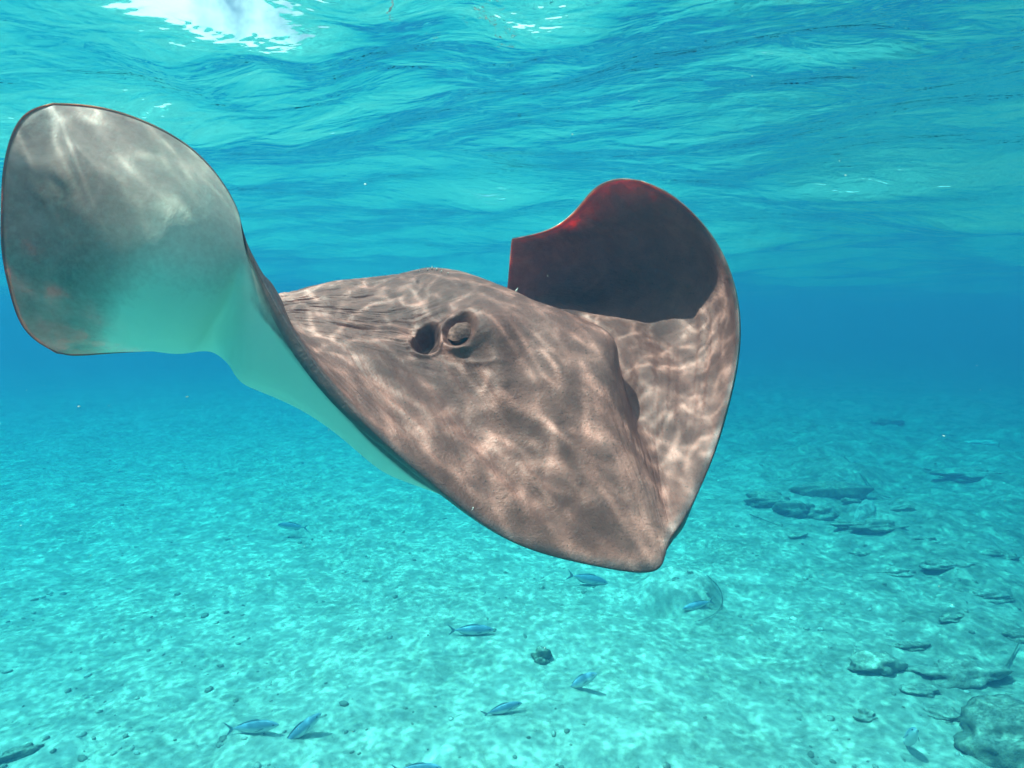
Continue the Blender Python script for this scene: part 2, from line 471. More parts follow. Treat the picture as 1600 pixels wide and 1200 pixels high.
# the belly side of the left shoulder, row by row like the columns above
VG = {
 4: [(390,385,.855),(385,412,.852),(372,445,.86),(355,485,.88),(336,515,.912),(328,540,.955),(336,552,1.02),(360,548,1.08)],
 5: [(415,440,.835),(398,470,.85),(382,510,.875),(370,550,.91),(362,575,.96),(370,585,1.03),(385,580,1.1),(424,560,1.18)],
 6: [(490,560,.82),(468,575,.85),(445,595,.885),(428,612,.93),(422,618,1.0),(430,610,1.08),(450,585,1.18),(480,495,1.34)],
 7: [(580,668,.81),(560,677,.85),(540,682,.90),(528,680,.97),(525,670,1.06),(530,645,1.16),(530,600,1.26),(520,490,1.38)],
 8: [(680,758,.80),(660,760,.85),(640,755,.92),(625,745,1.0),(610,725,1.1),(600,690,1.2),(580,630,1.3),(560,485,1.42)],
}

def cubic(xk, Y, x):
    """natural cubic spline, Y (k, ...) sampled at x"""
    k = len(xk)
    h = np.diff(xk)
    A = np.zeros((k, k)); A[0, 0] = A[-1, -1] = 1
    Yf = Y.reshape(k, -1)
    B = np.zeros_like(Yf)
    for i in range(1, k - 1):
        A[i, i - 1], A[i, i], A[i, i + 1] = h[i - 1], 2 * (h[i - 1] + h[i]), h[i]
        B[i] = 6 * ((Yf[i + 1] - Yf[i]) / h[i] - (Yf[i] - Yf[i - 1]) / h[i - 1])
    M = np.linalg.solve(A, B)
    j = np.clip(np.searchsorted(xk, x, side='right') - 1, 0, k - 2)
    hj = h[j][:, None]
    a = (xk[j + 1] - x)[:, None]; b = (x - xk[j])[:, None]
    out = M[j] * a ** 3 / (6 * hj) + M[j + 1] * b ** 3 / (6 * hj) + (Yf[j] / hj - M[j] * hj / 6) * a + (Yf[j + 1] / hj - M[j + 1] * hj / 6) * b
    return out.reshape((len(x),) + Y.shape[1:])

def build_stingray():
    C = np.array([[[(x - 800) / F * d, (600 - y) / F * d, -d] for x, y, d in col] for col, _, _ in CG])
    C = C @ CAMN.T                                     # (cols, rows, 3) world
    nc, nr = C.shape[:2]
    gaps = np.linalg.norm(np.diff(C, axis=0), axis=2).mean(1)
    ck = np.concatenate([[0], np.cumsum(gaps)])
    rg = np.linalg.norm(np.diff(C[4:17], axis=1), axis=2).mean(0)
    rk = np.concatenate([[0], np.cumsum(rg)])
    # sample density: finer round the head
    NU, NV = 760, 460
    uu = np.linspace(0, 1, 4000) * ck[-1]
    dens = 1 + 2.4 * np.exp(-((uu - ck[10]) / .17) ** 2) + 6 * np.exp(-uu / .008) + 6 * np.exp(-(uu[-1] - uu) / .008)
    cd = np.concatenate([[0], np.cumsum((dens[1:] + dens[:-1]) / 2)]); cd /= cd[-1]
    u = np.interp(np.linspace(0, 1, NU), cd, uu)
    vv = np.linspace(0, 1, 4000) * rk[-1]
    dens = 1 + 1.5 * np.exp(-((vv - rk[3] - .03) / .15) ** 2) + 3 * np.exp(-vv / .008) + 2 * np.exp(-(rk[-1] - vv) / .008)
    cd = np.concatenate([[0], np.cumsum((dens[1:] + dens[:-1]) / 2)]); cd /= cd[-1]
    v = np.interp(np.linspace(0, 1, NV), cd, vv)
    P = cubic(ck, C, u)                                # (NU, nr, 3)
    P = cubic(rk, P.transpose(1, 0, 2), v)             # (NV, NU, 3)
    P = P.transpose(1, 0, 2)                           # (NU, NV, 3)

    def normals(P):
        du = np.gradient(P, axis=0); dv = np.gradient(P, axis=1)
        n = np.cross(du, dv)
        n /= np.maximum(np.linalg.norm(n, axis=2, keepdims=True), 1e-9)
        return n
    N = normals(P)
    # sign: dorsal side up on the back
    if N[NU // 2, NV // 3, 2] < 0: N = -N
    # distances to the rim in metres
    dl = np.linalg.norm(np.diff(P, axis=1), axis=2)
    dlead = np.concatenate([np.zeros((NU, 1)), np.cumsum(dl, 1)], 1)
    dtrail = dlead[:, -1:] - dlead
    dw = np.linalg.norm(np.diff(P, axis=0), axis=2)
    dL = np.concatenate([np.zeros((1, NV)), np.cumsum(dw, 0)], 0)
    dR = dL[-1:] - dL
    rim = np.minimum(np.minimum(dlead, dtrail), np.minimum(dL, dR))
    # thickness
    T0 = cubic(ck, np.array([c[1] for c in CG])[:, None], u)[:, 0]
    T0 = np.maximum(T0, .005)[:, None] * np.ones((1, NV))
    frac = dlead / np.maximum(dlead[:, -1:], 1e-6)
    rise = np.sqrt(np.clip(1 - (1 - np.clip(frac / .38, 0, 1)) ** 2, 0, 1)) ** 1.2
    fall = 1 - sstep(.55, 1.0, frac)
    body = np.maximum(T0 - .012, 0) * rise * (.25 + .75 * fall) * (1 - sstep(.9, 1, frac))
    tw = .013
    rnd = np.sqrt(np.clip(1 - (1 - np.clip(rim / tw, 0, 1)) ** 2, 0, 1))
    skin = np.minimum(T0, .011) * rnd * (.45 + .55 * sstep(0, .15, rim))
    T = body + skin
    # dorsal relief
    D = P.copy()
    D -= N * (.35 * skin.max() * (1 - rnd))[:, :, None]
    def W(px, py, d): return np.array(pt(px, py, d))
    def nearest(px, py):
        q = P @ CAMN
        sx = q[..., 0] / -q[..., 2] * F + 800; sy = 600 - q[..., 1] / -q[..., 2] * F
        e = (sx - px) ** 2 + (sy - py) ** 2 + np.where(N @ np.array([0, 1, 0.]) > .3, 4000, 0)
        i = np.unravel_index(np.argmin(e), e.shape)
        return P[i], N[i], i
    eyes = {}
    disp = np.zeros(P.shape[:2])
    pit_shade = np.zeros(P.shape[:2])
    for side, (ex, ey), sg in (('L', (724, 527), 1.0), ('R', (952, 550), -1.0)):
        E0, En, _ = nearest(ex, ey)
        mm = np.linalg.norm(E0) / F * 1.0                    # about one picture unit here
        right = CAMN @ np.array([1.0, 0, 0]); down = CAMN @ np.array([0, -1.0, 0])
        ax = right - En * (right @ En); ax /= np.linalg.norm(ax)
        ay = np.cross(En, ax)
        if ay @ down < 0: ay = -ay
        q = P - E0
        x, y, c = q @ ax / mm * sg, q @ ay / mm, q @ En / mm
        kill = np.exp(-(c / 110) ** 4)
        def G(cx, cy, sx, sy, p=1.0): return np.exp(-(((x - cx) / sx) ** 2 + ((y - cy) / sy) ** 2) ** p)
        A = 32 * G(30, 2, 47, 50, 1.2)
        A += 9 * G(4, -36, 40, 12)                          # brow  # orbit mound
        A += (13 if sg > 0 else 7) * G(58, 72, 22, 62)                           # ridge running on to the snout
        r = np.sqrt(x ** 2 + (y * .95) ** 2); th = np.arctan2(y, -x)
        if sg < 0:
            A = 14 * G(12, -6, 32, 48, 1.2)
            disp += A * mm * kill
            eyes[side] = (E0, En, ax * sg, ay, mm)
            continue
        A -= 14 * (1 - sstep(14, 32, r))                     # socket
        A -= 6 * G(26, 38, 24, 14)                           # hollow below the eye
        A += 10 * np.exp(-((r - 35) / 5.5) ** 2) * sstep(-1.5, -.4, th) * (1 - sstep(1.5, 2.3, th))   # lid fold
        A += (2.2 if sg > 0 else 0) * np.exp(-((y - 56 + .012 * (x - 35) ** 2 * .3 - .10 * x) / 4.5) ** 2) * np.exp(-((x - 30) / 36) ** 2)
        # spiracle behind the eye
        sx_, sy_ = (x + 57, y - 3) if sg > 0 else (x + 10, y + 75)
        rs_ = np.sqrt((sx_ / 26) ** 2 + (sy_ / np.where(sy_ > 0, 33, 44)) ** 2)
        A -= 34 * (1 - sstep(.50, 1.0, rs_)) * (1 - .45 * sstep(-2, 14, sx_) * sstep(25, -20, sy_))
        pit_shade = np.maximum(pit_shade, (1 - sstep(.75, 1.0, rs_)) * kill)
        A += 3.5 * np.exp(-((rs_ - 1.12) / .12) ** 2) * sstep(-10, 15, sy_)
        A -= 7 * G(-78, -22, 22, 30)
        A += 4 * G(-105, 10, 34, 30) + 3 * G(-40, -62, 40, 16)
        disp += A * mm * kill
        eyes[side] = (E0, En, ax * sg, ay, mm)
    # rostral ridges, shoulder creases
    D += N * disp[:, :, None]
    uu2 = (u - ck[MIDC])[:, None] * np.ones((1, NV)); vv2 = v[None, :] * np.ones((NU, 1))
    low = fbm(uu2 * 9, vv2 * 9, 3, 5) * .004 + fbm(uu2 * 26, vv2 * 26, 3, 9) * .0014
    fade = sstep(.0, .05, rim)
    D += N * (low * fade)[:, :, None]
    # wrinkle zone: shoulder between the back and the raised left wing
    wz = np.exp(-((uu2 + .27) / .19) ** 2) * sstep(.18, .38, vv2)
    wy = vv2 + .03 * fbm(uu2 * 3, vv2 * 3, 2, 3) - .10 * uu2
    fold = fbm(uu2 * 6, wy * 60, 3, 33, .6)
    D += N * (wz * .0050 * (1 - 2 * np.abs(fold)))[:, :, None]
    # long low ridges fanning down the snout
    sn = sstep(.02, .1, vv2) * (1 - sstep(.30, .45, vv2)) * np.exp(-(uu2 / .4) ** 4)
    ang = uu2 / (.12 + vv2)
    D += N * (sn * (.0035 * fbm(ang * 5, vv2 * 2.5, 2, 61) + .0012 * fbm(ang * 16, vv2 * 6, 2, 63)))[:, :, None]
    V = P - N * (T)[:, :, None]
    ui = [int(np.argmin(np.abs(u - k))) for k in ck]
    vi = [int(np.argmin(np.abs(v - k))) for k in rk]
    VC = V[np.ix_(ui, vi)].copy()
    for k, col in VG.items():
        VC[k] = np.array([[(x - 800) / F * d, (600 - y) / F * d, -d] for x, y, d in col]) @ CAMN.T
    V2 = cubic(rk, cubic(ck, VC, u).transpose(1, 0, 2), v).transpose(1, 0, 2)
    wv_ = (sstep(ck[1], ck[4], u) * (1 - sstep(ck[8], ck[10], u)))[:, None] * sstep(0, .02, dlead) * sstep(0, .03, dtrail)
    V = V + (V2 - V) * wv_[:, :, None]
    rimmask = rim <= 1e-9
    V[rimmask] = D[rimmask]
    origin = np.array(pt(760, 600, 1.0))
    # weld the sheets along the rim
    nd = NU * NV
    idD = np.arange(nd).reshape(NU, NV)
    idV = idD.copy()
    inner = ~rimmask
    idV[inner] = nd + np.arange(inner.sum())
    verts = np.concatenate([D.reshape(-1, 3), V[inner]], 0) - origin
    def quads(ix, fl):
        q = np.stack([ix[:-1, :-1], ix[1:, :-1], ix[1:, 1:], ix[:-1, 1:]], -1).reshape(-1, 4)
        return q[:, ::-1] if fl else q
    a_ = np.cross(D[1:, :-1] - D[:-1, :-1], D[:-1, 1:] - D[:-1, :-1])[NU // 2, NV // 3]
    fl = a_ @ N[NU // 2, NV // 3] < 0
    Q = np.concatenate([quads(idD, fl), quads(idV, not fl)], 0)
    root = bpy.data.objects.new('stingray', None)
    root.location = origin
    COL.objects.link(root)
    tag(root, 'large brown grey stingray swimming towards the camera with both wings raised', 'stingray')
    skin_m = skin_material()
    o = np_mesh('body', verts, Q, skin_m, root)
    # attributes
    wl = cubic(ck, np.array([c[2] for c in CG])[:, None], u)[:, 0]
    rowpos = np.interp(v, rk, np.arange(nr))[None, :] * np.ones((NU, 1))
    soft_ = np.interp(u, [ck[0], ck[4], ck[6], ck[-1]], [.8, .7, .4, .4])[:, None]
    pig = 1 - sstep(-soft_, soft_, (rowpos - wl[:, None]) / (np.maximum(wl[:, None], .25)))
    pa = np.array([1, .95, .72, .45, .55, .9] + [1] * (nc - 6), float)
    pig = pig * cubic(ck, pa[:, None], u)
    dV = np.concatenate([np.zeros((NU, 1)), np.cumsum(np.linalg.norm(np.diff(V, axis=1), axis=2), 1)], 1)
    bw = (sstep(ck[4] - ck[MIDC], ck[6] - ck[MIDC], uu2) * (1 - sstep(.35, .6, uu2)))
    wob = .004 * fbm(uu2 * 30, vv2 * 30, 2, 5)
    band = (1 - sstep(.040, .050, dV + wob)) * bw
    pig = np.maximum(pig, band)
    pig = np.maximum(pig, 1 - sstep(.0, .02, np.minimum(dtrail, np.minimum(dL, dR))))
    thin = sstep(.06, .008, T) if False else 1 - sstep(.0060, .0125, T)
    n_all = len(verts)
    colr = np.zeros((n_all, 4), np.float32); colr[:, 3] = 1
    colr[:nd, 0] = 1; colr[:nd, 1] = 0; sidew = .35 + .65 * sstep(-.1, .3, uu2)
    thin = thin * sidew
    colr[:nd, 2] = thin.reshape(-1)
    colr[nd:, 0] = pig[inner]; colr[nd:, 1] = sstep(.001, .005, rim[inner]); colr[nd:, 2] = thin[inner]
    at = o.data.color_attributes.new('skin', 'FLOAT_COLOR', 'POINT'); at.data.foreach_set('color', colr.ravel())
    bu = np.zeros((n_all, 3), np.float32)
    bu[:nd, 0] = uu2.reshape(-1); bu[:nd, 1] = vv2.reshape(-1); bu[nd:, 0] = uu2[inner]; bu[nd:, 1] = vv2[inner]; bu[nd:, 2] = .5
    at = o.data.attributes.new('body_uv', 'FLOAT_VECTOR', 'POINT'); at.data.foreach_set('vector', bu.ravel())
    wk = np.zeros(n_all, np.float32); wk[:nd] = wz.reshape(-1)
    at = o.data.attributes.new('wrinkle', 'FLOAT', 'POINT'); at.data.foreach_set('value', wk)
    rm = np.zeros(n_all, np.float32)
    rr_ = (1 - sstep(.004, .022, np.minimum(dlead, np.minimum(dL, dR)))) * .9
    rr_ = np.maximum(rr_, pit_shade * .35)  # spiracle recess darkened in the skin colour too, as painted shade
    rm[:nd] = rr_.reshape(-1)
    edgeband = band
    rm[nd:] = edgeband[inner]
    at = o.data.attributes.new('rim', 'FLOAT', 'POINT'); at.data.foreach_set('value', rm)
    return root, eyes, origin, P, N, D


def ray_parts():
    # eyeballs with iris, slit pupil and a heavy upper lid
    em, n = material('ray_eye')
    co = n('TexCoord').outputs['Object']
    s = n('SeparateXYZ', {0: co})
    rad = n('VectorMath', {0: n('CombineXYZ', {0: s.outputs[0], 1: s.outputs[1]}).outputs[0]}, operation='LENGTH').outputs['Value']
    nz = n.noise(co, 420, 3, 0.6).outputs[0]
    ir = n.ramp(nz, [(0.35, (0.05, 0.026, 0.018)), (0.6, (0.15, 0.085, 0.05))])
    colr = n.mix(n.ramp(n.math('MULTIPLY', rad, 60), [(0.5, 0.0), (0.72, 1.0)]), ir, (0.045, 0.035, 0.032))
    n.out(n('BsdfPrincipled', {'Base Color': colr, 'Roughness': 0.38, 'Specular IOR Level': 0.3}).outputs[0])
    pm, n = material('ray_pupil')
    n.out(n('BsdfPrincipled', {'Base Color': (0.008, 0.008, 0.01, 1), 'Roughness': 0.12}).outputs[0])
    lm, n = material('ray_eyelid')
    co = n('TexCoord').outputs['Object']
    nz = n.noise(co, 160, 4, 0.6).outputs[0]
    bp = n('Bump', {'Height': n.math('MULTIPLY', nz, 0.003), 'Strength': 0.8, 'Distance': 1.0})
    n.out(n('BsdfPrincipled', {'Base Color': n.ramp(nz, [(0.35, (0.12, 0.052, 0.042)), (0.6, (0.27, 0.125, 0.10))]), 'Roughness': 0.75, 'Specular IOR Level': 0.12, 'Normal': bp.outputs[0]}).outputs[0])
    for side, (E0, En, ax, ay, mm) in EYES.items():
        sg = 1
        look = (En * .80 - ax * .32 + ay * .42); look /= np.linalg.norm(look)
        zx = np.cross(ay, look); zx /= np.linalg.norm(zx)
        zy = np.cross(look, zx)
        rot = Matrix(np.stack([zx, zy, look], 1).tolist()).to_4x4()
        c = E0 + (En * (-2.5 * mm) if side == 'L' else -En * (14 * mm) + ax * 4 * mm) - RAY_O
        rad = 22.0 * mm
        bm = bmesh.new(); bmesh.ops.create_uvsphere(bm, u_segments=40, v_segments=26, radius=rad)
        for v in bm.verts: v.co.z *= .95
        me = bpy.data.meshes.new('eye'); bm.to_mesh(me); bm.free()
        me.polygons.foreach_set('use_smooth', [True] * len(me.polygons)); me.materials.append(em)
        eye = bpy.data.objects.new('eye', me); COL.objects.link(eye); eye.parent = ray
        eye.matrix_local = Matrix.Translation(c.tolist()) @ rot
        # pupil: a crescent lens on the cornea
        bm = bmesh.new()
        vsq = []
        for i in range(25):
            t = i / 24 * 2 * math.pi
            x, y = math.cos(t) * .42 * rad, math.sin(t) * .20 * rad - .10 * rad * math.cos(t) ** 2
            z = math.sqrt(max(rad ** 2 - x * x - y * y, 0)) * .95 + .0003
            vsq.append(bm.verts.new((x, y, z)))
        ctr = bm.verts.new((0, 0, rad * .95 + .0008))
        for i in range(24): bm.faces.new((vsq[i], vsq[i + 1], ctr))
        me = bpy.data.meshes.new('pupil'); bm.to_mesh(me); bm.free(); me.materials.append(pm)
        pu = bpy.data.objects.new('pupil', me); COL.objects.link(pu); pu.parent = eye
        # lid: a shell over the upper part of the ball
        V, Q = [], []
        n1, n2 = 36, 12
        for sh in (1.16, 1.05):
            for i in range(n1 + 1):
                a = math.pi * i / n1
                for j in range(n2 + 1):
                    el = R(-50) + R(138 + 10 * math.sin(a) + 4 * math.sin(5 * a)) * j / n2
                    r_ = rad * (sh + (.03 * math.sin(9 * a) * math.sin(j)))
                    V.append((-math.cos(a) * r_, math.sin(a) * r_ * -math.sin(el - R(90)) if False else math.sin(a) * r_ * math.cos(el) , math.sin(a) * r_ * math.sin(el)))
        m_ = (n1 + 1) * (n2 + 1)
        for k in (0, 1):
            for i in range(n1):
                for j in range(n2):
                    p0 = k * m_ + i * (n2 + 1) + j
                    f = (p0, p0 + n2 + 1, p0 + n2 + 2, p0 + 1)
                    Q.append(f if k == 0 else f[::-1])
        for i in range(n1):
            p0 = i * (n2 + 1); Q.append((p0, p0 + m_, p0 + n2 + 1 + m_, p0 + n2 + 1))
        lid = mesh_obj('eyelid', V, Q, lm, ray)
        up = -ay * .75 + En * .55; up -= look * (up @ look) * .2; up /= np.linalg.norm(up)
        zz = look - up * (look @ up); zz /= np.linalg.norm(zz)
        xx = np.cross(up, zz)
        lid.matrix_local = Matrix.Translation(c.tolist()) @ Matrix(np.stack([xx, up, zz], 1).tolist()).to_4x4()
    # tail trailing away behind
    tm, n = material('ray_tail_skin')
    co = n('TexCoord').outputs['Object']
    n.out(n('BsdfPrincipled', {'Base Color': n.ramp(n.noise(co, 30, 4).outputs[0], [(0.3, (0.12, 0.08, 0.065)), (0.7, (0.26, 0.18, 0.15))]), 'Roughness': 0.6}).outputs[0])
    path = [pt(668, 478, 1.46), pt(676, 484, 1.62), pt(690, 490, 1.85), pt(712, 492, 2.15), pt(735, 488, 2.5), pt(750, 486, 2.9)]
    P_ = cubic(np.linspace(0, 1, 6), np.array([p[:] for p in path]), np.linspace(0, 1, 40)) - RAY_O
    V, Q = [], []
    for i, p in enumerate(P_):
        t = i / 39
        r_ = .022 * (1 - t) ** 1.2 + .0025
        d = P_[min(i + 1, 39)] - P_[max(i - 1, 0)]; d /= np.linalg.norm(d)
        a = np.cross(d, [0, 0, 1]); a /= np.linalg.norm(a); b2 = np.cross(a, d)
        for k in range(12):
            V.append(p + (a * math.cos(k * math.pi / 6) * 1.3 + b2 * math.sin(k * math.pi / 6)) * r_)
    for i in range(39):
        for k in range(12):
            Q.append((i * 12 + k, i * 12 + (k + 1) % 12, (i + 1) * 12 + (k + 1) % 12, (i + 1) * 12 + k))
    Q.append(tuple(range(12))[::-1]); Q.append(tuple(range(39 * 12, 40 * 12)))
    mesh_obj('tail', V, Q, tm, ray)
    # thorns along the crest of the back
    thm, n = material('ray_thorn')
    n.out(n('BsdfPrincipled', {'Base Color': (0.72, 0.66, 0.56, 1), 'Roughness': 0.4}).outputs[0])
    q = RAY_D @ CAMN
    sx = q[..., 0] / -q[..., 2] * F + 800; sy = 600 - q[..., 1] / -q[..., 2] * F
    V = [(math.cos(k * math.pi / 3) * .0022, math.sin(k * math.pi / 3) * .0022, -.001) for k in range(6)] + [(.0012, 0, .0055)]
    Fc = [(k, (k + 1) % 6, 6) for k in range(6)] + [tuple(range(6))[::-1]]
    first = None
    for px, py, s_ in ((668, 423, 1), (675, 421, 1.3), (682, 422, 1.1), (690, 425, .8), (655, 425, .7), (640, 427, .6), (700, 428, .7), (806, 456, 1.6)):
        e = (sx - px) ** 2 + (sy - py) ** 2 + ((RAY_D @ np.array([0, 1., 0]) > 1.26) * 900)
        i = np.unravel_index(np.argmin(e), e.shape)
        if first is None:
            o = first = mesh_obj('thorn', V, Fc, thm, ray)
        else:
            o = first.copy(); COL.objects.link(o); o.parent = ray
        nn = Vector(RAY_N[i])
        o.matrix_local = Matrix.Translation((RAY_D[i] - RAY_O).tolist()) @ nn.to_track_quat('Z', 'Y').to_matrix().to_4x4() @ Matrix.Scale(s_, 4)


# ------------------------------------------------------------------ rocks, branches, fish, drift
def rock_material(name, lo, hi, top):
    m, n = material(name)
    co = n('TexCoord').outputs['Object']
    a = n.noise(co, 7, 5, 0.65, 0.4).outputs[0]
    g = n.noise(co, 40, 4, 0.7).outputs[0]
    nz = n('SeparateXYZ', {0: n('NewGeometry').outputs['Normal']}).outputs[2]
    col = n.ramp(a, [(0.35, lo), (0.65, hi)])
    dust = n.math('MULTIPLY', n.ramp(nz, [(0.55, 0.0), (0.95, 0.7)]), n.ramp(g, [(0.4, 0.1), (0.62, 1.0)]))
    col = n.mix(dust, col, top)
    bp = n('Bump', {'Height': n.math('ADD', n.math('MULTIPLY', a, 0.03), n.math('MULTIPLY', g, 0.012)), 'Strength': 1.0, 'Distance': 1.0})
    n.out(n('BsdfPrincipled', {'Base Color': col, 'Roughness': 0.95, 'Specular IOR Level': 0.1, 'Normal': bp.outputs[0]}).outputs[0])
    return m

def add_rocks():
    dark = rock_material('algae_rock', (0.12, 0.12, 0.09), (0.24, 0.23, 0.17), (0.50, 0.47, 0.39))
    mid = rock_material('weathered_rock', (0.20, 0.19, 0.15), (0.36, 0.34, 0.27), (0.58, 0.55, 0.46))
    pale = rock_material('bleached_rock', (0.42, 0.40, 0.34), (0.74, 0.72, 0.65), (0.80, 0.78, 0.70))
    ico = bmesh.new(); bmesh.ops.create_icosphere(ico, subdivisions=4, radius=1)
    iv = np.array([v.co[:] for v in ico.verts]); iq = np.array([[v.index for v in f.verts] for f in ico.faces]); ico.free()
    def rock(px, py, wpx, hpx, m, label, cat='rock', name='rock', deep=.8, yaw=0.0, seed=1, rough=.6, group=None):
        p = on_floor(px, py)
        d = -(CAM.transposed() @ p).z
        w = wpx / F * d / 2; h = max(hpx / F * d / 2, .03)
        s = seed * 7.31
        v = iv.copy()
        n1 = fbm(v[:, 0:1] * 1.3 + s, v[:, 1:2] * 1.3 + v[:, 2:3] * 1.7 - s, 4, seed)
        n2 = fbm(v[:, 1:2] * 3.1 + s, v[:, 2:3] * 3.1 - v[:, 0:1] * 1.1, 3, seed + 9)
        v = v * (1 + rough * n1 + rough * .45 * n2)
        v = v * np.array([w, w * deep, h])
        v[:, 2] = np.maximum(v[:, 2], -h * .6)
        o = np_mesh(name, v, iq, m)
        o.location = (p.x, p.y, fz(p.x, p.y) + h * .12)
        o.rotation_euler = (0, 0, yaw)
        tag(o, label, cat, group)
        return o
    rock(1300, 784, 118, 34, dark, 'long dark rounded slab lying behind the pale upright stone', deep=.35, seed=2, rough=.22)
    rock(1205, 794, 72, 26, dark, 'low dark rock at the left end of the rock cluster', deep=.5, seed=3)
    rock(1240, 806, 56, 30, dark, 'lumpy dark rock in front of the long slab', deep=.6, seed=4)
    rock(1285, 812, 40, 22, mid, 'small grey rock between the lumpy dark rock and the pale stone', deep=.6, seed=5)
    rock(1352, 822, 34, 44, pale, 'pale upright stone standing among dark rocks', deep=.5, seed=6, rough=.2)
    rock(1372, 845, 82, 20, dark, 'flat dark rock at the foot of the pale stone', deep=.4, seed=7)
    rock(1386, 664, 44, 15, dark, 'far flat rock highest up the sea bed on the right', deep=.5, seed=8)
    rock(1374, 706, 32, 13, dark, 'small far rock below the farthest flat rock', deep=.5, seed=9)
    rock(1515, 760, 110, 18, mid, 'long low grey ledge at the far right of the sea bed', deep=.4, seed=10)
    rock(1535, 696, 46, 12, pale, 'small pale flat stone near the right edge', deep=.4, seed=11)
    rock(1368, 1052, 70, 30, mid, 'round grey rock above the head-on blue fish', deep=.7, seed=12)
    rock(1424, 1022, 50, 14, dark, 'thin dark rock just above right of the round grey rock', deep=.4, seed=13)
    rock(1500, 1062, 120, 38, mid, 'wide ridged rock near the right edge above the big dark boulder', deep=.5, seed=14)
    rock(1575, 1168, 150, 92, dark, 'big dark boulder in the bottom right corner', name='boulder', cat='boulder', deep=.9, seed=15)
    rock(845, 1031, 32, 30, dark, 'small round dark rock alone on the sand under the swimming ray', deep=.8, seed=16)
    rock(30, 1168, 58, 22, dark, 'small dark rock in the bottom left corner', deep=.45, yaw=.6, seed=17)
    rock(1562, 880, 60, 22, dark, 'dark lump by the right edge level with the snout', deep=.5, seed=18)
    rock(1478, 905, 70, 18, mid, 'low grey lump left of the dark lump by the right edge', deep=.5, seed=19)
    for k, (px, py, w, h, mt, dp, lab) in enumerate((
        (1330, 806, 26, 14, 0, .6, 'small dark stone tucked between the long slab and the pale stone'),
        (1322, 838, 44, 12, 0, .4, 'low dark stone just left of the foot of the pale stone'),
        (1408, 812, 40, 14, 1, .5, 'low grey stone right of the pale stone'),
        (1438, 858, 46, 13, 1, .5, 'flat grey stone right of the flat dark rock'),
        (1250, 846, 34, 10, 1, .5, 'faint grey stone below the lumpy dark rock'),
        (1465, 742, 34, 9, 0, .5, 'small dark stone left of the long low ledge'),
        (1340, 872, 30, 9, 1, .5, 'faint stone on the pale sand below the rock cluster'),
        (1400, 905, 46, 13, 1, .5, 'grey stone midway between the rock cluster and the round grey rock'),
        (1548, 950, 64, 16, 1, .5, 'long grey stone below the dark lump by the right edge'),
        (1490, 985, 50, 13, 0, .5, 'dark stone above the wide ridged rock'),
        (1436, 1088, 48, 14, 1, .6, 'flat grey stone just under the round grey rock'),
        (1590, 1012, 50, 18, 0, .6, 'dark stone cut off by the right edge above the ridged rock'),
        (1480, 1128, 60, 16, 1, .6, 'flat grey stone left of the big dark boulder'),
        (1352, 1128, 36, 10, 1, .6, 'small flat stone left of the head-on blue fish'))):
        rock(px, py, w, h, (dark, mid)[mt], lab, deep=dp, yaw=(k % 5 - 2) * .15, seed=100 + k)
    # thin dead branches
    bmat, n = material('dead_branch')
    n.out(n('BsdfPrincipled', {'Base Color': (0.12, 0.115, 0.085, 1), 'Roughness': 0.9}).outputs[0])
    def branch(pts, r, label, name='branch', cat='branch'):
        W_ = [on_floor(x, y) for x, y, _ in pts]
        A = np.array([[w.x, w.y, fz(w.x, w.y) + h] for w, (_, _, h) in zip(W_, pts)])
        K = 28
        A = cubic(np.linspace(0, 1, len(A)), A, np.linspace(0, 1, K))
        o0 = A.mean(0); V, Q = [], []
        for i in range(K):
            d = A[min(i + 1, K - 1)] - A[max(i - 1, 0)]; d /= np.linalg.norm(d)
            a = np.cross(d, [0, 0, 1]); a /= np.linalg.norm(a); c = np.cross(a, d)
            rr = r * (1 - .6 * i / K) * (1 + .2 * math.sin(i * 1.9))
            for k in range(7):
                V.append(A[i] - o0 + (a * math.cos(k * .8976) + c * math.sin(k * .8976)) * rr)
        for i in range(K - 1):
            for k in range(7):
                Q.append((i * 7 + k, i * 7 + (k + 1) % 7, (i + 1) * 7 + (k + 1) % 7, (i + 1) * 7 + k))
        Q.append(tuple(range(7))[::-1]); Q.append(tuple(range((K - 1) * 7, K * 7)))
        o = mesh_obj(name, V, Q, bmat); o.location = o0
        tag(o, label, cat)
    branch([(1318, 736, .05), (1345, 760, .03), (1370, 780, .03), (1390, 794, .03)], .013, 'thin straight dark branch leaning across the right end of the long slab')
    branch([(1172, 812, .03), (1195, 822, .03), (1225, 834, .02)], .008, 'short thin twig lying on bare sand left of the rock cluster')
    branch([(1104, 905, .02), (1124, 925, .02), (1127, 948, .02), (1108, 966, .02), (1086, 975, .03)], .0045, 'curved dark strand arching round the sandy mound')
    branch([(1545, 1080, .05), (1570, 1050, .04), (1590, 1030, .05)], .010, 'short thin branch beside the big boulder by the right edge')

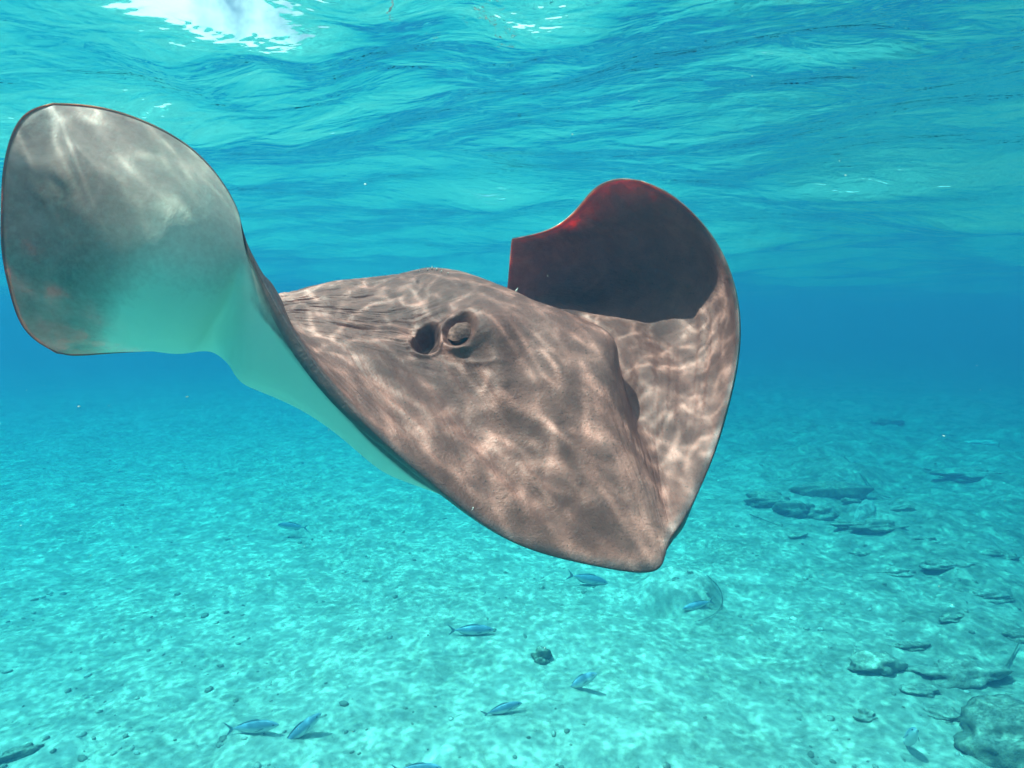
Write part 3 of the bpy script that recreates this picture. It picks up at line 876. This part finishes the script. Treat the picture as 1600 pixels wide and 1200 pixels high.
def fish_material():
    m, n = material('fish_scales')
    co = n('TexCoord').outputs['Object']
    z = n('SeparateXYZ', {0: co}).outputs[2]
    nz = n.noise(co, 120, 2).outputs[0]
    zz = n.math('ADD', n.math('MULTIPLY', z, 10.0), n.math('MULTIPLY', nz, 0.1))
    col = n.ramp(n.math('ADD', zz, 0.45), [(0.15, (0.72, 0.74, 0.72)), (0.42, (0.55, 0.60, 0.64)), (0.62, (0.36, 0.41, 0.48)), (0.85, (0.25, 0.31, 0.42))])
    n.out(n('BsdfPrincipled', {'Base Color': col, 'Roughness': 0.4, 'Specular IOR Level': 0.4}).outputs[0])
    fm, n = material('fish_fin')
    n.out(n('BsdfPrincipled', {'Base Color': (0.26, 0.29, 0.32, 1), 'Roughness': 0.5}).outputs[0])
    em, n = material('fish_eye')
    n.out(n('BsdfPrincipled', {'Base Color': (0.01, 0.01, 0.012, 1), 'Roughness': 0.15}).outputs[0])
    return m, fm, em

def add_fish():
    bm_, fm, em = fish_material()
    # unit fish: length 1 from nose (+x) to tail fork
    prof = [(.50, .004, -.005), (.485, .022, -.002), (.45, .048, 0), (.38, .085, .004), (.28, .118, .006), (.14, .135, .004), (0, .128, 0), (-.13, .098, 0), (-.24, .058, .002), (-.31, .028, .003), (-.36, .018, .003)]
    V, Q = [], []
    for x, h, c in prof:
        for k in range(14):
            a = k / 14 * 2 * math.pi
            V.append((x, math.cos(a) * h * .52, math.sin(a) * h + c))
    for i in range(len(prof) - 1):
        for k in range(14):
            Q.append((i * 14 + k, (i + 1) * 14 + k, (i + 1) * 14 + (k + 1) % 14, i * 14 + (k + 1) % 14))
    Q.append(tuple(range(14))); Q.append(tuple(range((len(prof) - 1) * 14, len(prof) * 14))[::-1])
    root = bpy.data.objects.new('fish', None); COL.objects.link(root)
    mesh_obj('body', V, Q, bm_, root)
    def fin(name, outline, t=.004):
        n_ = len(outline)
        V = [(x, t, z) for x, z in outline] + [(x, -t, z) for x, z in outline]
        Fc = [tuple(range(n_)), tuple(range(n_, 2 * n_))[::-1]] + [(i, (i + 1) % n_, (i + 1) % n_ + n_, i + n_)[::-1] for i in range(n_)]
        return mesh_obj(name, V, Fc, fm, root, smooth=False)
    fin('tail_fin', [(-.335, .015), (-.37, .045), (-.44, .11), (-.51, .165), (-.50, .145), (-.45, .07), (-.415, .003), (-.45, -.06), (-.50, -.135), (-.51, -.155), (-.44, -.10), (-.37, -.04), (-.335, -.012)])
    fin('dorsal_fin', [(.20, .125), (.13, .165), (.02, .165), (-.10, .135), (-.22, .09), (-.27, .06), (-.20, .068), (-.05, .11), (.10, .128)])
    fin('anal_fin', [(-.02, -.115), (-.09, -.15), (-.18, -.105), (-.26, -.06), (-.20, -.07), (-.10, -.10)])
    for s in (1, -1):
        V = [(.24, .058 * s, .0), (.13, .095 * s, -.03), (.07, .105 * s, -.045), (.13, .085 * s, -.05), (.23, .062 * s, -.03)]
        mesh_obj('pectoral_fin', V + [(x, y + .003 * s, z) for x, y, z in V],
                 [(0, 1, 2, 3, 4), (9, 8, 7, 6, 5)] + [(i, i + 5, (i + 1) % 5 + 5, (i + 1) % 5) for i in range(5)], fm, root, smooth=False)
        b = bmesh.new(); bmesh.ops.create_uvsphere(b, u_segments=12, v_segments=8, radius=.016)
        me = bpy.data.meshes.new('eye'); b.to_mesh(me); b.free(); me.materials.append(em)
        e = bpy.data.objects.new('eye', me); e.location = (.41, .031 * s, .018); COL.objects.link(e); e.parent = root
    specs = [  # tail, nose in the picture, distance, nose depth offset, label
        ((352, 1140), (436, 1132), 3.7, -.03, 'blue backed fish level over the sand, left one of the close pair'),
        ((434, 1172), (502, 1114), 3.7, .05, 'blue fish climbing steeply to the right, right one of the close pair'),
        ((700, 985), (772, 984), 4.7, .02, 'pale fish swimming right, left of the small round dark rock'),
        ((884, 1078), (933, 1052), 4.0, -.16, 'deep blue fish rising just right of the small round dark rock'),
        ((752, 1118), (816, 1098), 4.1, .02, 'faint blue fish under the small round dark rock'),
        ((886, 898), (950, 911), 5.2, .03, 'faint fish just under the snout tip of the ray'),
        ((1116, 938), (1066, 952), 4.9, -.03, 'slim blue fish over the sandy mound, nose to the left'),
        ((482, 825), (433, 820), 6.2, 0, 'faint far fish facing left below the left wing'),
        ((612, 1204), (690, 1199), 3.5, .02, 'blue backed fish cut off by the bottom edge'),
        ((1412, 1168), (1432, 1140), 3.6, -.24, 'small blue fish seen almost head-on near the big boulder'),
    ]
    kids = list(root.children)
    for i, (t, h, d, off, lab) in enumerate(specs):
        g_ = on_floor((t[0] + h[0]) / 2, (t[1] + h[1]) / 2)
        d = -(CAM.transposed() @ g_).z * .98
        A, B = pt(*t, d), pt(*h, d + off)
        if i == 0: o = root
        else:
            o = root.copy(); COL.objects.link(o)
            for k in kids:
                c = k.copy(); COL.objects.link(c); c.parent = o
        L = (B - A).length
        x = (B - A).normalized()
        side = Vector((0, 0, 1)).cross(x).normalized()
        upv = x.cross(side)
        o.matrix_world = Matrix.Translation((A + B) / 2) @ Matrix((x, side, upv)).transposed().to_4x4() @ Matrix.Diagonal((L, L * (.85 + .1 * (i * 7 % 4)), L * (.84 + .09 * (i * 5 % 5)), 1))
        tag(o, lab, 'fish', 'small blue fish over the sand')

def add_drift():
    m, n = material('drifting_flakes')
    n.out(n('BsdfPrincipled', {'Base Color': (0.75, 0.68, 0.58, 1), 'Roughness': 0.6}).outputs[0])
    rs = np.random.default_rng(21)
    V, Q = [], []
    for k in range(260):
        d = .5 + 2.6 * rs.random() ** .8
        p = np.array(pt(-100 + 1800 * rs.random(), 1250 * rs.random() - 20, d))
        if p[2] > SURF_Z - .15: continue
        s = .0006 + .0012 * rs.random() ** 3
        b = len(V)
        q = [rs.normal(0, 1, 3) for _ in range(5)]
        for w in q: V.append(p + w / np.linalg.norm(w) * s * (.6 + .8 * rs.random()))
        Q += [(b, b + 1, b + 2), (b, b + 2, b + 3), (b, b + 3, b + 1), (b + 4, b + 1, b + 2), (b + 4, b + 2, b + 3), (b + 4, b + 3, b + 1)]
    for px, py, s in ((570, 288, .0022), (894, 210, .002), (1321, 274, .002), (998, 158, .0014), (292, 620, .0024), (123, 635, .0024), (1175, 119, .0015)):
        p = np.array(pt(px, py, .8)); b = len(V)
        for w in ((1, 0, .1), (-.5, .6, .3), (-.4, -.7, -.1), (.1, .1, .6), (0, 0, -.6)): V.append(p + np.array(w) * s)
        Q += [(b, b + 1, b + 3), (b + 1, b + 2, b + 3), (b + 2, b, b + 3), (b, b + 1, b + 4), (b + 1, b + 2, b + 4), (b + 2, b, b + 4)]
    o = mesh_obj('drifting_flakes', V, Q, m, smooth=False)
    tag(o, 'tiny pale flakes drifting in the water', kind='stuff')

add_haze()
add_surface()
add_floor()
ray, EYES, RAY_O, RAY_P, RAY_N, RAY_D = build_stingray()
ray_parts()
add_rocks()
add_fish()
add_drift()
